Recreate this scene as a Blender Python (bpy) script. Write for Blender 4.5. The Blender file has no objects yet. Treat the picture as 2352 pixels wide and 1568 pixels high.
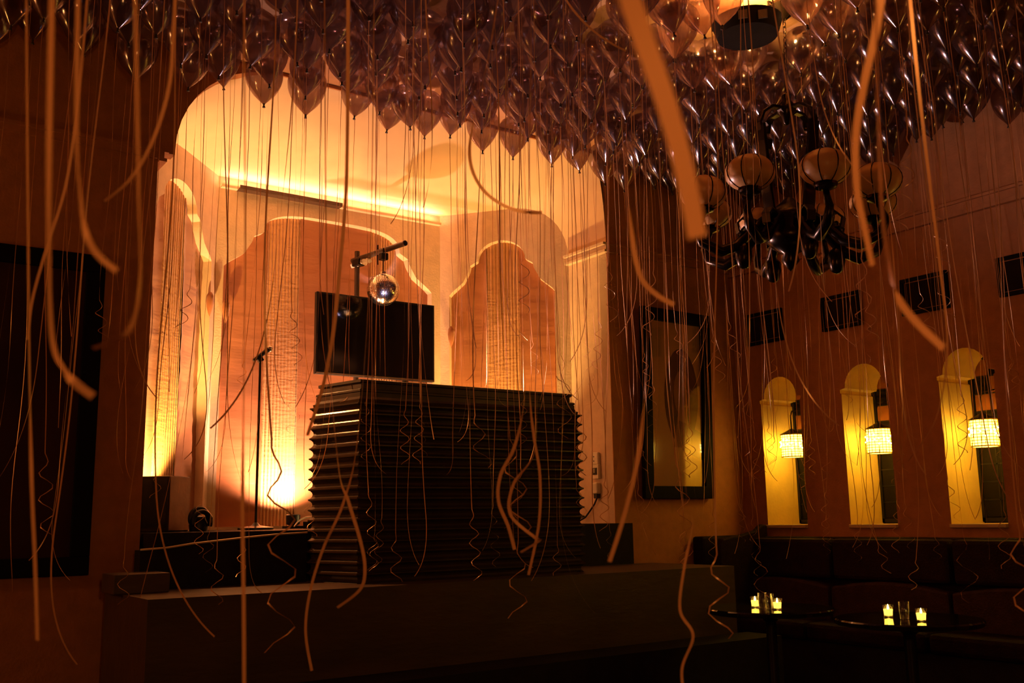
import bpy, bmesh, math, random
from math import sin, cos, pi, radians, sqrt, tan, hypot
from mathutils import Vector, Matrix, Euler
random.seed(7)
scene = bpy.context.scene
COL = scene.collection

# ------------------------------------------------------------------ camera
F, CX, CY = 2290.0, 1176.0, 784.0
YAW, PITCH, ROLL = radians(35), radians(10.05), radians(0.93)
C = Vector((0, 0, 1.25))
FW = Vector((sin(YAW)*cos(PITCH), cos(YAW)*cos(PITCH), sin(PITCH)))
R0 = Vector((cos(YAW), -sin(YAW), 0)); U0 = R0.cross(FW)
RT = R0*cos(ROLL) - U0*sin(ROLL); UP = U0*cos(ROLL) + R0*sin(ROLL)
cd = bpy.data.cameras.new('camera'); cam = bpy.data.objects.new('camera', cd); COL.objects.link(cam)
cd.sensor_width = 36; cd.lens = F/2352*36; cd.clip_start = 0.02; cd.clip_end = 60
cd.dof.use_dof = True; cd.dof.focus_distance = 6.3; cd.dof.aperture_fstop = 12.0
cam.matrix_world = Matrix(((RT.x, UP.x, -FW.x, C.x), (RT.y, UP.y, -FW.y, C.y), (RT.z, UP.z, -FW.z, C.z), (0, 0, 0, 1)))
scene.camera = cam

def proj(p):
    d = Vector(p) - C; z = d.dot(FW)
    if z <= 0.01: return None
    return CX + F*d.dot(RT)/z, CY - F*d.dot(UP)/z, z
def ray(x, y): return FW + RT*((x-CX)/F) + UP*((CY-y)/F)
def at(x, y, dist): return C + ray(x, y)*dist
def on(x, y, ax, v):
    d = ray(x, y); return C + d*((v - C[ax])/d[ax])

# ------------------------------------------------------------------ world, colour management
w = bpy.data.worlds.new('world'); scene.world = w; w.use_nodes = True
w.node_tree.nodes['Background'].inputs[0].default_value = (0.02, 0.006, 0.002, 1)
w.node_tree.nodes['Background'].inputs[1].default_value = 0.05
vs = scene.view_settings
vs.view_transform = 'Standard'; vs.look = 'None'; vs.gamma = 1.0; vs.use_curve_mapping = False
vs.exposure = 1.32
cy = scene.cycles
cy.use_denoising = True; cy.max_bounces = 5; cy.diffuse_bounces = 3; cy.glossy_bounces = 3
cy.use_adaptive_sampling = True; cy.adaptive_threshold = 0.05
cy.transmission_bounces = 5; cy.transparent_max_bounces = 11
cy.caustics_reflective = False; cy.caustics_refractive = False; cy.sample_clamp_indirect = 2.5

# ------------------------------------------------------------------ lights (stage lighting of the niche)
AMBER = (1.0, 0.39, 0.11); PEACH = (1.0, 0.52, 0.30); YELLOW = (1.0, 0.54, 0.14); LILAC = (0.72, 0.62, 1.0)
def add_light(kind, name, loc, energy, color, aim=None, parent=None, **kw):
    ld = bpy.data.lights.new(name, kind); ld.energy = energy; ld.color = color
    for k, v in kw.items(): setattr(ld, k, v)
    o = bpy.data.objects.new(name, ld); COL.objects.link(o)
    o.location = loc
    if aim is not None:
        o.rotation_euler = (Vector(aim) - Vector(loc)).to_track_quat('-Z', 'Y').to_euler()
    return o

# ------------------------------------------------------------------ materials
MATS = {}
def mat(name, color, rough=0.6, metal=0.0, bump=0.0, scale=20.0, vary=0.0, emit=None, estr=0.0, spec=0.5, stretch=(1,1,1), coat=0.0, sheen=0.0):
    m = bpy.data.materials.new(name); m.use_nodes = True; MATS[name] = m
    nt = m.node_tree; b = nt.nodes['Principled BSDF']
    b.inputs['Base Color'].default_value = (*color, 1); b.inputs['Roughness'].default_value = rough
    b.inputs['Metallic'].default_value = metal; b.inputs['Specular IOR Level'].default_value = spec
    b.inputs['Coat Weight'].default_value = coat; b.inputs['Sheen Weight'].default_value = sheen
    if emit:
        b.inputs['Emission Color'].default_value = (*emit, 1); b.inputs['Emission Strength'].default_value = estr
    if bump or vary:
        tc = nt.nodes.new('ShaderNodeTexCoord'); mp = nt.nodes.new('ShaderNodeMapping')
        mp.inputs['Scale'].default_value = stretch
        nz = nt.nodes.new('ShaderNodeTexNoise'); nz.inputs['Scale'].default_value = scale; nz.inputs['Detail'].default_value = 4
        nt.links.new(tc.outputs['Object'], mp.inputs['Vector']); nt.links.new(mp.outputs[0], nz.inputs['Vector'])
        if bump:
            bp = nt.nodes.new('ShaderNodeBump'); bp.inputs['Strength'].default_value = bump; bp.inputs['Distance'].default_value = 0.02
            nt.links.new(nz.outputs['Fac'], bp.inputs['Height']); nt.links.new(bp.outputs[0], b.inputs['Normal'])
        if vary:
            n2 = nt.nodes.new('ShaderNodeTexNoise'); n2.inputs['Scale'].default_value = scale*0.22; n2.inputs['Detail'].default_value = 5
            nt.links.new(mp.outputs[0], n2.inputs['Vector'])
            rp = nt.nodes.new('ShaderNodeValToRGB')
            rp.color_ramp.elements[0].position = 0.3; rp.color_ramp.elements[1].position = 0.7
            rp.color_ramp.elements[0].color = (*[c*(1-vary) for c in color], 1)
            rp.color_ramp.elements[1].color = (*[min(1, c*(1+vary)) for c in color], 1)
            nt.links.new(n2.outputs['Fac'], rp.inputs[0]); nt.links.new(rp.outputs[0], b.inputs['Base Color'])
    return m

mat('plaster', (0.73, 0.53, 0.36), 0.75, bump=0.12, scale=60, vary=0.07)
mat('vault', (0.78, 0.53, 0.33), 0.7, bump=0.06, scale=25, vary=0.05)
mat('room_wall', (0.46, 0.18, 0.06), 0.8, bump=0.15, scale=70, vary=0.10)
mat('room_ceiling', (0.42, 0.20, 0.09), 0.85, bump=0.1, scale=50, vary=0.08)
mat('carpet', (0.03, 0.012, 0.008), 0.95, bump=0.5, scale=250, vary=0.2)
mat('stage_black', (0.016, 0.010, 0.007), 0.65, bump=0.1, scale=60, vary=0.2, spec=0.12)
mat('platform_wood', (0.065, 0.03, 0.016), 0.5, bump=0.15, scale=30, vary=0.25, stretch=(0.3, 4, 1))
mat('satin', (0.42, 0.155, 0.06), 0.42, bump=0.16, scale=6, vary=0.02, stretch=(0.7, 0.7, 4), sheen=0.3)
mat('satin_stripe', (0.58, 0.29, 0.12), 0.40, bump=0.25, scale=10, vary=0.08, stretch=(1, 1, 5), sheen=0.3)
mat('black_wood', (0.040, 0.021, 0.012), 0.24, bump=0.02, scale=40, vary=0.2, spec=0.35)
mat('black_plastic', (0.010, 0.009, 0.009), 0.35, spec=0.4)
mat('screen', (0.004, 0.004, 0.005), 0.08, spec=0.5)
mat('dark_metal', (0.025, 0.018, 0.014), 0.32, metal=0.7)
mat('grey_pipe', (0.10, 0.07, 0.05), 0.4, metal=0.6)
mat('chrome', (0.75, 0.7, 0.65), 0.2, metal=1.0)
mat('mirror', (0.92, 0.88, 0.88), 0.16, metal=1.0)
mat('tape', (0.75, 0.65, 0.55), 0.45)
mat('bronze', (0.030, 0.016, 0.009), 0.25, metal=0.85)
mat('shade_glass', (0.70, 0.36, 0.14), 0.35, spec=0.4, bump=0.05, scale=20, vary=0.08)
mat('white_plastic', (0.78, 0.70, 0.56), 0.4)
mat('white_cable', (0.8, 0.72, 0.62), 0.4)
mat('leather', (0.020, 0.007, 0.004), 0.65, bump=0.3, scale=80, vary=0.25, spec=0.12)
mat('leather_brown', (0.050, 0.020, 0.010), 0.5, bump=0.3, scale=80, vary=0.25, spec=0.12)
mat('table_black', (0.006, 0.005, 0.005), 0.06, spec=0.6)
mat('frame_black', (0.007, 0.005, 0.004), 0.55, spec=0.05)
mat('print_dark', (0.016, 0.007, 0.004), 0.8, spec=0.1, vary=0.5, scale=14, bump=0.02)
mat('print_brown', (0.045, 0.016, 0.007), 0.8, spec=0.1, vary=0.4, scale=6)
mat('print_beige', (0.62, 0.36, 0.19), 0.7, vary=0.12, scale=8)
mat('print_hair', (0.020, 0.010, 0.007), 0.7, vary=0.3, scale=30)
mat('print_face', (0.25, 0.12, 0.06), 0.7, vary=0.15, scale=12)
mat('sill', (0.60, 0.40, 0.22), 0.6, bump=0.1, scale=40)
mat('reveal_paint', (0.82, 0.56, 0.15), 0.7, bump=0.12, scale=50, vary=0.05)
mat('lead', (0.02, 0.015, 0.012), 0.5, metal=0.4)
mat('pane_dark', (0.008, 0.006, 0.006), 0.12, spec=0.25)
mat('pane_amber', (0.35, 0.11, 0.03), 0.12, spec=0.6, vary=0.3, scale=30)
mat('candle_glow', (0.8, 0.5, 0.15), 0.5, emit=(1.0, 0.56, 0.06), estr=2.6)
mat('flame', (1, 0.8, 0.3), 0.5, emit=(1.0, 0.78, 0.22), estr=14)
mat('bead_glow', (0.8, 0.6, 0.2), 0.4, emit=(1.0, 0.60, 0.045), estr=6.0)
mat('bulb_glow', (1, 0.9, 0.6), 0.4, emit=(1.0, 0.80, 0.25), estr=14)
mat('bead_wire', (0.55, 0.33, 0.05), 0.4, spec=0.5)
mat('knot_rubber', (0.035, 0.018, 0.012), 0.5)
mat('lens_glow', (1, 0.8, 0.5), 0.4, emit=(1.0, 0.62, 0.2), estr=6)
mat('lens_lilac', (0.8, 0.8, 1), 0.4, emit=(0.72, 0.62, 1.0), estr=5)
mat('box_lit_side', (0.34, 0.16, 0.075), 0.55, bump=0.1, scale=40, vary=0.15)  # side of the black cabinet, its orange light put into the colour

def glass_mat(name, tint, gloss_rough, fac, gcol=(1, 1, 1)):
    m = bpy.data.materials.new(name); m.use_nodes = True; MATS[name] = m
    nt = m.node_tree; nt.nodes.clear()
    out = nt.nodes.new('ShaderNodeOutputMaterial'); mix = nt.nodes.new('ShaderNodeMixShader')
    t = nt.nodes.new('ShaderNodeBsdfTransparent'); t.inputs[0].default_value = (*tint, 1)
    g = nt.nodes.new('ShaderNodeBsdfGlossy'); g.inputs['Color'].default_value = (*gcol, 1); g.inputs['Roughness'].default_value = gloss_rough
    lw = nt.nodes.new('ShaderNodeLayerWeight'); lw.inputs['Blend'].default_value = 0.30
    mr = nt.nodes.new('ShaderNodeMapRange'); mr.inputs['To Min'].default_value = fac; mr.inputs['To Max'].default_value = min(1, fac+0.4)
    nt.links.new(lw.outputs['Fresnel'], mr.inputs[0]); nt.links.new(mr.outputs[0], mix.inputs[0])
    nt.links.new(t.outputs[0], mix.inputs[1]); nt.links.new(g.outputs[0], mix.inputs[2]); nt.links.new(mix.outputs[0], out.inputs[0])
    return m
glass_mat('clear_glass', (0.92, 0.9, 0.88), 0.04, 0.06)
glass_mat('picture_glass', (0.95, 0.94, 0.92), 0.065, 0.015)

def balloon_mat():
    m = bpy.data.materials.new('balloon_pearl'); m.use_nodes = True; MATS['balloon_pearl'] = m
    nt = m.node_tree; nt.nodes.clear(); N = nt.nodes.new; L = nt.links.new
    out = N('ShaderNodeOutputMaterial')
    tr = N('ShaderNodeBsdfTransparent'); tr.inputs[0].default_value = (0.86, 0.70, 0.66, 1)
    tl = N('ShaderNodeBsdfTranslucent'); tl.inputs[0].default_value = (0.15, 0.09, 0.08, 1)
    gl = N('ShaderNodeBsdfGlossy'); gl.inputs['Color'].default_value = (0.95, 0.86, 0.95, 1); gl.inputs['Roughness'].default_value = 0.15
    m1 = N('ShaderNodeMixShader'); m1.inputs[0].default_value = 0.40
    L(tr.outputs[0], m1.inputs[1]); L(tl.outputs[0], m1.inputs[2])
    lw = N('ShaderNodeLayerWeight'); lw.inputs['Blend'].default_value = 0.30
    mr = N('ShaderNodeMapRange'); mr.inputs['To Min'].default_value = 0.15; mr.inputs['To Max'].default_value = 0.50
    L(lw.outputs['Fresnel'], mr.inputs[0])
    m2 = N('ShaderNodeMixShader'); L(mr.outputs[0], m2.inputs[0]); L(m1.outputs[0], m2.inputs[1]); L(gl.outputs[0], m2.inputs[2])
    L(m2.outputs[0], out.inputs[0])
balloon_mat()
def ribbon_mat():
    m = bpy.data.materials.new('ribbon_foil'); m.use_nodes = True; MATS['ribbon_foil'] = m
    nt = m.node_tree; nt.nodes.clear(); N = nt.nodes.new; L = nt.links.new
    out = N('ShaderNodeOutputMaterial')
    d = N('ShaderNodeBsdfDiffuse'); d.inputs[0].default_value = (0.60, 0.28, 0.12, 1)
    tl = N('ShaderNodeBsdfTranslucent'); tl.inputs[0].default_value = (0.45, 0.18, 0.065, 1)
    g = N('ShaderNodeBsdfGlossy'); g.inputs['Color'].default_value = (0.9, 0.58, 0.34, 1); g.inputs['Roughness'].default_value = 0.35
    a = N('ShaderNodeMixShader'); a.inputs[0].default_value = 0.4; L(d.outputs[0], a.inputs[1]); L(tl.outputs[0], a.inputs[2])
    b = N('ShaderNodeMixShader'); b.inputs[0].default_value = 0.17; L(a.outputs[0], b.inputs[1]); L(g.outputs[0], b.inputs[2])
    L(b.outputs[0], out.inputs[0])
ribbon_mat()

# ------------------------------------------------------------------ mesh helpers
class MB:
    def __init__(s): s.v = []; s.f = []
    def add(s, vs, fs):
        n = len(s.v); s.v += [tuple(p) for p in vs]; s.f += [tuple(i+n for i in f) for f in fs]; return s
    def box(s, c, size, rz=0.0, rx=0.0, ry=0.0):
        x, y, z = size[0]/2, size[1]/2, size[2]/2
        pts = [Vector(p) for p in [(-x,-y,-z),(x,-y,-z),(x,y,-z),(-x,y,-z),(-x,-y,z),(x,-y,z),(x,y,z),(-x,y,z)]]
        m = Euler((rx, ry, rz)).to_matrix()
        return s.add([m @ p + Vector(c) for p in pts], [(0,3,2,1),(4,5,6,7),(0,1,5,4),(1,2,6,5),(2,3,7,6),(3,0,4,7)])
    def bbox(s, x0, x1, y0, y1, z0, z1): return s.box(((x0+x1)/2,(y0+y1)/2,(z0+z1)/2), (abs(x1-x0),abs(y1-y0),abs(z1-z0)))
    def lathe(s, prof, c=(0,0,0), n=24, caps=True):
        vs = []; fs = []
        for r, z in prof:
            for i in range(n):
                a = 2*pi*i/n; vs.append((c[0]+r*cos(a), c[1]+r*sin(a), c[2]+z))
        for j in range(len(prof)-1):
            for i in range(n):
                k = (i+1) % n; fs.append((j*n+i, j*n+k, (j+1)*n+k, (j+1)*n+i))
        if caps:
            if prof[0][0] > 1e-4: fs.append(tuple(reversed(range(n))))
            if prof[-1][0] > 1e-4: fs.append(tuple((len(prof)-1)*n+i for i in range(n)))
        return s.add(vs, fs)
    def tube(s, path, r, n=8, caps=True):
        pts = [Vector(p) for p in path]; m = len(pts); vs = []; fs = []
        rr = r if isinstance(r, (list, tuple)) else [r]*m
        prev = None
        for i, p in enumerate(pts):
            t = (pts[min(i+1, m-1)] - pts[max(i-1, 0)]).normalized()
            if prev is None:
                a = Vector((0, 0, 1)) if abs(t.z) < 0.9 else Vector((1, 0, 0))
                u = t.cross(a).normalized()
            else:
                u = (prev - t*prev.dot(t)).normalized()
            prev = u; b = t.cross(u)
            for k in range(n):
                a = 2*pi*k/n; vs.append(p + (u*cos(a) + b*sin(a))*rr[i])
        for i in range(m-1):
            for k in range(n):
                q = (k+1) % n; fs.append((i*n+k, i*n+q, (i+1)*n+q, (i+1)*n+k))
        if caps: fs.append(tuple(reversed(range(n)))); fs.append(tuple((m-1)*n+k for k in range(n)))
        return s.add(vs, fs)
    def band(s, path, wdir, width, thick):
        """flat bar swept along path: width along wdir(i), thickness across"""
        pts = [Vector(p) for p in path]; m = len(pts); vs = []; fs = []
        for i, p in enumerate(pts):
            t = (pts[min(i+1, m-1)] - pts[max(i-1, 0)]).normalized()
            wv = Vector(wdir).normalized(); nn = t.cross(wv).normalized()
            for a, b in ((-1,-1),(1,-1),(1,1),(-1,1)): vs.append(p + wv*a*width/2 + nn*b*thick/2)
        for i in range(m-1):
            for k in range(4):
                q = (k+1) % 4; fs.append((i*4+k, i*4+q, i*4+4+q, i*4+4+k))
        fs.append((3,2,1,0)); fs.append(tuple((m-1)*4+k for k in range(4)))
        return s.add(vs, fs)
    def prism(s, outline, fn, d0, d1):
        """outline: 2-D points; fn(u, v, d) -> 3-D"""
        n = len(outline)
        vs = [fn(u, v, d0) for u, v in outline] + [fn(u, v, d1) for u, v in outline]
        fs = [tuple(range(n)), tuple(reversed(range(n, 2*n)))] + [(i, n+i, n+(i+1) % n, (i+1) % n) for i in range(n)]
        return s.add(vs, fs)
    def sphere(s, c, r, n=16, m=10, sz=1.0):
        prof = [(max(1e-5, r*sin(pi*j/m)), -r*sz*cos(pi*j/m)) for j in range(m+1)]
        return s.lathe(prof, c, n, caps=False)

def make(name, mb, material, parent=None, smooth=False, off=None, bevel=0.0):
    me = bpy.data.meshes.new(name)
    o0 = Vector(off) if off is not None else (Vector(parent['_w']) if parent is not None and '_w' in parent else Vector((0,0,0)))
    me.from_pydata([tuple(Vector(p)-o0) for p in mb.v], [], mb.f); me.validate(); me.update()
    bm = bmesh.new(); bm.from_mesh(me); bmesh.ops.recalc_face_normals(bm, faces=bm.faces); bm.to_mesh(me); bm.free()
    if smooth: me.polygons.foreach_set('use_smooth', [True]*len(me.polygons))
    me.materials.append(MATS[material])
    o = bpy.data.objects.new(name, me); COL.objects.link(o)
    if parent is not None: o.parent = parent
    if smooth == 'auto':
        md = o.modifiers.new('edge', 'EDGE_SPLIT'); md.split_angle = radians(40)
    if bevel:
        md = o.modifiers.new('bevel', 'BEVEL'); md.width = bevel; md.segments = 2; md.limit_method = 'ANGLE'
    return o
def thing(name, label, cat, loc=(0,0,0), group=None):
    o = bpy.data.objects.new(name, None); COL.objects.link(o); o.location = loc; o.empty_display_size = 0.1
    o['label'] = label; o['category'] = cat; o['_w'] = [float(c) for c in loc]
    if group: o['group'] = group
    return o
def tag(o, label, cat, group=None):
    o['label'] = label; o['category'] = cat
    if group: o['group'] = group
    return o
def struct(name, mb, m, smooth=False, parent=None):
    o = make(name, mb, m, parent, smooth)
    if parent is None: o['kind'] = 'structure'
    return o
def dup(o, parent=None):
    c = o.copy(); COL.objects.link(c)
    if parent is not None: c.parent = parent
    for ch in list(o.children): dup(ch, c)
    return c

def wall_with_holes(outer, holes, fn, depth):
    """flat wall in (u,v); holes cut out with reveals of the given depth. fn(u,v,d)"""
    bm = bmesh.new(); loops = []
    for pts in [outer] + holes:
        vs = [bm.verts.new((u, v, 0)) for u, v in pts]
        loops.append([bm.edges.new((vs[i], vs[(i+1) % len(vs)])) for i in range(len(vs))])
    bmesh.ops.triangle_fill(bm, use_beauty=True, use_dissolve=False, edges=[e for l in loops for e in l])
    bm.verts.index_update()
    mb = MB(); mb.add([fn(v.co.x, v.co.y, 0) for v in bm.verts], [tuple(v.index for v in f.verts) for f in bm.faces]); bm.free()
    rv = MB()
    for pts in holes:
        n = len(pts)
        rv.add([fn(u, v, 0) for u, v in pts] + [fn(u, v, depth) for u, v in pts], [(i, (i+1) % n, n+(i+1) % n, n+i) for i in range(n)])
    return mb, rv

# ================================================================== SETTING
XL, XR, YB, YF = 1.575, 5.155, 7.30, 6.0       # niche side walls, niche back wall, plane of the stage wall
ZC = 4.22                                      # ceiling
STZ, PLZ = 1.20, 0.90                          # stage floor, lower platform
RW = 6.6                                       # right wall
struct('floor', MB().bbox(-3.2, 7.4, -4.2, 7.6, -0.12, 0.0), 'carpet')
struct('ceiling', MB().bbox(-3.2, 7.4, -4.2, 6.0, ZC, ZC+0.12), 'room_ceiling')
struct('wall_left', MB().bbox(-3.2, -3.08, -4.2, 6.0, 0, ZC), 'room_wall')
struct('wall_rear', MB().bbox(-3.2, 7.4, -4.2, -4.08, 0, ZC), 'room_wall')

# stage wall with the opening (arched corner on the left)
arc = [(XL+0.10+0.66-0.66*cos(a), 3.53+0.665*sin(a)) for a in [radians(d) for d in range(0, 91, 9)]]
opening = [(XL, 0.9), (XL, 3.50), (XL+0.10, 3.50)] + arc + [(XR-0.10, 4.195), (XR-0.03, 4.18), (XR, 4.12), (XR, 0.9)]
outer = [(-3.1, 0), (RW+0.05, 0), (RW+0.05, ZC), (-3.1, ZC)]
wm, rv = wall_with_holes(outer, [opening], lambda u, v, d: (u, YF+d, v), 0.10)
wm.add(rv.v, rv.f)
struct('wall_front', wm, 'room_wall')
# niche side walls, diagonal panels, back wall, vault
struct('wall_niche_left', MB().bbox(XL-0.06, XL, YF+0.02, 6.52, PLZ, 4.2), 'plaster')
jamb = MB().bbox(XR, XR+0.06, YF+0.005, 6.52, PLZ, 4.2)
struct('wall_niche_right', jamb, 'plaster')
S2 = sqrt(2)
def fnB(u, v, d): return (u, YB+d, v)
def fnL(u, v, d): return (2.375-u/S2-d/S2, YB-u/S2+d/S2, v)       # u runs from the back corner towards the room
def fnR(u, v, d): return (4.355+u/S2+d/S2, YB-u/S2+d/S2, v)
PW = 0.80*S2
def ogee(u0, u1, zb, zs, za, step):
    """cusped arch: jamb, shoulder, S-curve, notch, round head. shoulder zone width 'step' on each side"""
    rel = [(0.0, 0.0), (0.10, 0.06), (0.52, 0.24), (0.72, 0.44), (0.78, 0.545), (1.02, 0.62)]
    side = [(u0+step*a, zs+(za-zs)*b) for a, b in rel]
    hu0 = u0+step*1.05; hw = (u1-u0)/2-step*1.05; uc = (u0+u1)/2; z0 = zs+(za-zs)*0.64
    ell = 0.55 if hw > 0.4 else 1.0
    head = [(uc-hw*abs(cos(a))**ell*(1 if cos(a) > 0 else -1), z0+(za-z0)*sin(a)**(0.8 if hw > 0.4 else 1.0)) for a in [pi*k/20 for k in range(0, 21)]]
    right = [(u0+u1-u, v) for u, v in reversed(side)]
    return [(u0, zb)] + side + head + right + [(u1, zb)]
HL = ogee(0.06, 1.03, STZ+0.02, 3.19, 3.66, 0.24)
HR = ogee(0.082, 1.005, STZ+0.02, 3.16, 3.63, 0.24)
HB = ogee(2.44, 4.27, STZ+0.02, 3.18, 3.675, 0.30)
REC = 0.075
for nm, hole, fn, o_ in (('wall_bay_left', HL, fnL, [(0, STZ-0.3), (PW, STZ-0.3), (PW, 4.1), (0, 4.1)]),
                         ('wall_bay_right', HR, fnR, [(0, STZ-0.3), (PW, STZ-0.3), (PW, 4.1), (0, 4.1)]),
                         ('wall_bay_back', HB, fnB, [(2.375, STZ-0.3), (4.355, STZ-0.3), (4.355, 4.1), (2.375, 4.1)])):
    a, b = wall_with_holes(o_, [hole], fn, REC+0.03)
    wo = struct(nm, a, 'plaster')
    rim = make('arch_rim', b, 'plaster', wo, 'auto')
# vault: flat top with quarter-round sides, profile changes from the opening to the bay
def vprof(t):
    rl, rr = 0.66-0.24*t, 0.14+0.29*t; top = 4.20-0.32*t; sp = 3.43
    pts = [(XL, sp)]
    for k in range(0, 11):
        a = radians(9*k); pts.append((XL+rl*(1-cos(a)), sp+0.10*(1-t)+(top-sp-0.10*(1-t))*sin(a)))
    for k in range(10, -1, -1):
        a = radians(9*k); pts.append((XR-rr*(1-cos(a)), sp+(top-sp)*sin(a)))
    pts.append((XR, sp)); return pts
vb = MB(); rows = []
ys = [(YF+0.005, 0.0), (6.15, 0.2), (6.3, 0.45), (6.5, 0.72), (6.9, 0.92), (YB+0.1, 1.0)]
for y, t in ys:
    rows.append([(x, y, z) for x, z in vprof(t)])
n = len(rows[0])
vb.add([p for r in rows for p in r], [(j*n+i, j*n+i+1, (j+1)*n+i+1, (j+1)*n+i) for j in range(len(rows)-1) for i in range(n-1)])
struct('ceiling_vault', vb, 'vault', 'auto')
# imposts / cornice mouldings at the springing
for i, (xs, sg) in enumerate(((XL, 1), (XR, -1))):
    m = MB(); zo = 0.07 if sg > 0 else 0.0
    for z0, z1, pr in ((3.425, 3.445, 0.045), (3.385, 3.425, 0.022), (3.365, 3.385, 0.035)):
        m.bbox(xs, xs+sg*pr*1.3, YF-0.03, 6.50, z0+zo, z1+zo)
    struct('trim_%d' % (i+1), m, 'room_wall' if sg > 0 else 'plaster')  # left impost in darker wall colour: shade of its unlit front painted in
m = MB()
for z0, z1, pr in ((3.43, 3.445, 0.04), (3.385, 3.43, 0.02), (3.365, 3.385, 0.03)): m.bbox(XR-0.01, RW, YF-pr, YF+0.01, z0, z1)
struct('trim_3', m, 'room_wall')
m = MB()
for z0, z1, pr in ((3.42, 3.44, 0.045), (3.36, 3.42, 0.025), (3.33, 3.36, 0.04)): m.bbox(RW-pr, RW+0.01, -4.1, YF, z0, z1)
struct('trim_4', m, 'room_wall')
m = MB()
for z0, z1, pr in ((3.49, 3.51, 0.04), (3.45, 3.49, 0.02)): m.bbox(-3.1, XL, YF-pr, YF+0.01, z0, z1)
struct('trim_5', m, 'room_wall')

# right wall with the lamp niches
WIN = [(5.325, 5.735), (4.505, 4.915), (3.67, 4.08), (2.84, 3.25), (2.01, 2.42)]
def win_outline(y0, y1):
    yc = (y0+y1)/2; pts = [(y0, 1.15), (y0, 2.17), (y0-0.012, 2.18), (y0-0.012, 2.205), (y0+0.035, 2.215)]
    a_, h_ = (y1-y0)/2-0.035, 0.17
    pts += [(yc-a_*cos(radians(d)), 2.215+h_*sin(radians(d))) for d in range(15, 166, 15)]
    pts += [(y1-0.035, 2.215), (y1+0.012, 2.205), (y1+0.012, 2.18), (y1, 2.17), (y1, 1.15)]
    return pts
fnW = lambda u, v, d: (RW+d, u, v)
wm, rv = wall_with_holes([(-4.1, 0), (YF, 0), (YF, ZC), (-4.1, ZC)], [win_outline(*q) for q in WIN], fnW, 0.42)
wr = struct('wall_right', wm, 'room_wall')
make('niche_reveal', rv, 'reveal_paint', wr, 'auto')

# ================================================================== STAGE FLOOR, PLATFORM, RAMP
m = MB().bbox(XL+0.02, XR-0.02, 5.78, 6.51, PLZ, STZ)
m.prism([(XL+0.02, 6.51), (XR-0.02, 6.51), (4.35, 7.3), (2.38, 7.3)], lambda u, v, d: (u, v, d), PLZ, STZ)
struct('floor_stage', m, 'stage_black')
struct('floor_platform', MB().bbox(1.35, 5.32, 4.95, 5.78, 0.0, PLZ), 'platform_wood')
m = MB().bbox(1.25, 5.42, 4.65, 4.95, 0.0, 0.45)
struct('floor_step', m, 'stage_black')
pts = [on(x, y, 1, 5.66) for x, y in ((322, 1264), (385, 1259), (440, 1250), (500, 1243), (560, 1236), (630, 1229), (705, 1224))]
rt = thing('stage_ramp', 'dark sloping side wall of the ramp leading up to the stage, thin pale edge', 'ramp', (pts[0].x, 5.7, PLZ))
m = MB()
ol = [(p.x, p.z) for p in pts]; ol = ol + [(ol[-1][0], PLZ), (ol[0][0], PLZ)]
m.prism(ol, lambda u, v, d: (u, d, v), 5.66, 5.77); make('ramp_panel', m, 'stage_black', rt)
m = MB().tube([(p.x, 5.655, p.z+0.004) for p in pts], 0.006, 6); make('edge_strip', m, 'plaster', rt, True)
bx = thing('plinth', 'dark brown block at the low end of the stage ramp', 'block', (1.42, 5.6, PLZ))
make('plinth_body', MB().bbox(1.30, 1.58, 5.40, 5.655, PLZ, 1.00), 'platform_wood', bx, bevel=0.006)

# ================================================================== FABRIC PANELS IN THE BAY
def fabric(root, name, fn, u0, u1, z0, z1, d, pleats, m, seed):
    rnd = random.Random(seed); mb = MB(); nu = (pleats*8 if pleats else 14); nv = 60; ph = [rnd.uniform(0, 6.28) for _ in range(6)]
    for j in range(nv+1):
        z = z0+(z1-z0)*j/nv
        for i in range(nu+1):
            t = i/nu; u = u0+(u1-u0)*t
            if pleats:
                dd = 0.013*(1-abs(sin(pi*pleats*t)))**1.6-0.004
            else:
                e = min(t, 1-t)
                am = 0.35+0.65*abs(sin(1.3*z+ph[4]+t))
                dd = am*(0.0022*sin(37*z+ph[0]+3*t+2.5*sin(5*z+ph[3])) + 0.0014*sin(71*z+ph[1]-4*t+2*sin(7*z+ph[5]))) + 0.006*sin(3*z+ph[2]+3*t) - 0.012*max(0, 1-e*8)**2
            mb.v.append(fn(u, z, d+dd))
    for j in range(nv):
        for i in range(nu):
            a = j*(nu+1)+i; mb.f.append((a, a+1, a+nu+2, a+nu+1))
    return make(name, mb, m, root, True)
def panel(label, fn, hole, cuts, d=REC):
    u0 = min(p[0] for p in hole)-0.03; u1 = max(p[0] for p in hole)+0.03; z0, z1 = STZ+0.01, max(p[1] for p in hole)+0.03
    root = thing('fabric_panel', label, 'wall panel', fn((u0+u1)/2, z0, d))
    edges = [u0] + [c for ab in cuts for c in ab[:2]] + [u1]; k = 0
    segs = []
    for i in range(len(edges)-1):
        stripe = i % 2 == 1
        segs.append((edges[i], edges[i+1], stripe))
    for a, b, st in segs:
        fabric(root, 'pleated_stripe' if st else 'satin_field', fn, a, b, z0, z1, d, 10 if st else 0, 'satin_stripe' if st else 'satin', int(a*1000) % 997); k += 1
    for c in (c for ab in cuts for c in ab[:2]):
        make('seam_piping', MB().tube([fn(c, z0+(z1-z0)*j/12, d-0.006) for j in range(13)], 0.004, 5), 'satin_stripe', root, True)
    return root
panel('narrow arched satin panel with pale pleated stripe, left of the wide one', fnL, HL, [(0.36, 0.66)])
panel('widest arched satin panel with two pleated stripes, behind the television', fnB, HB, [(2.80, 3.08), (3.71, 3.955)])
panel('arched satin panel with pleated stripe, right of the television', fnR, HR, [(0.40, 0.69)])
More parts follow.
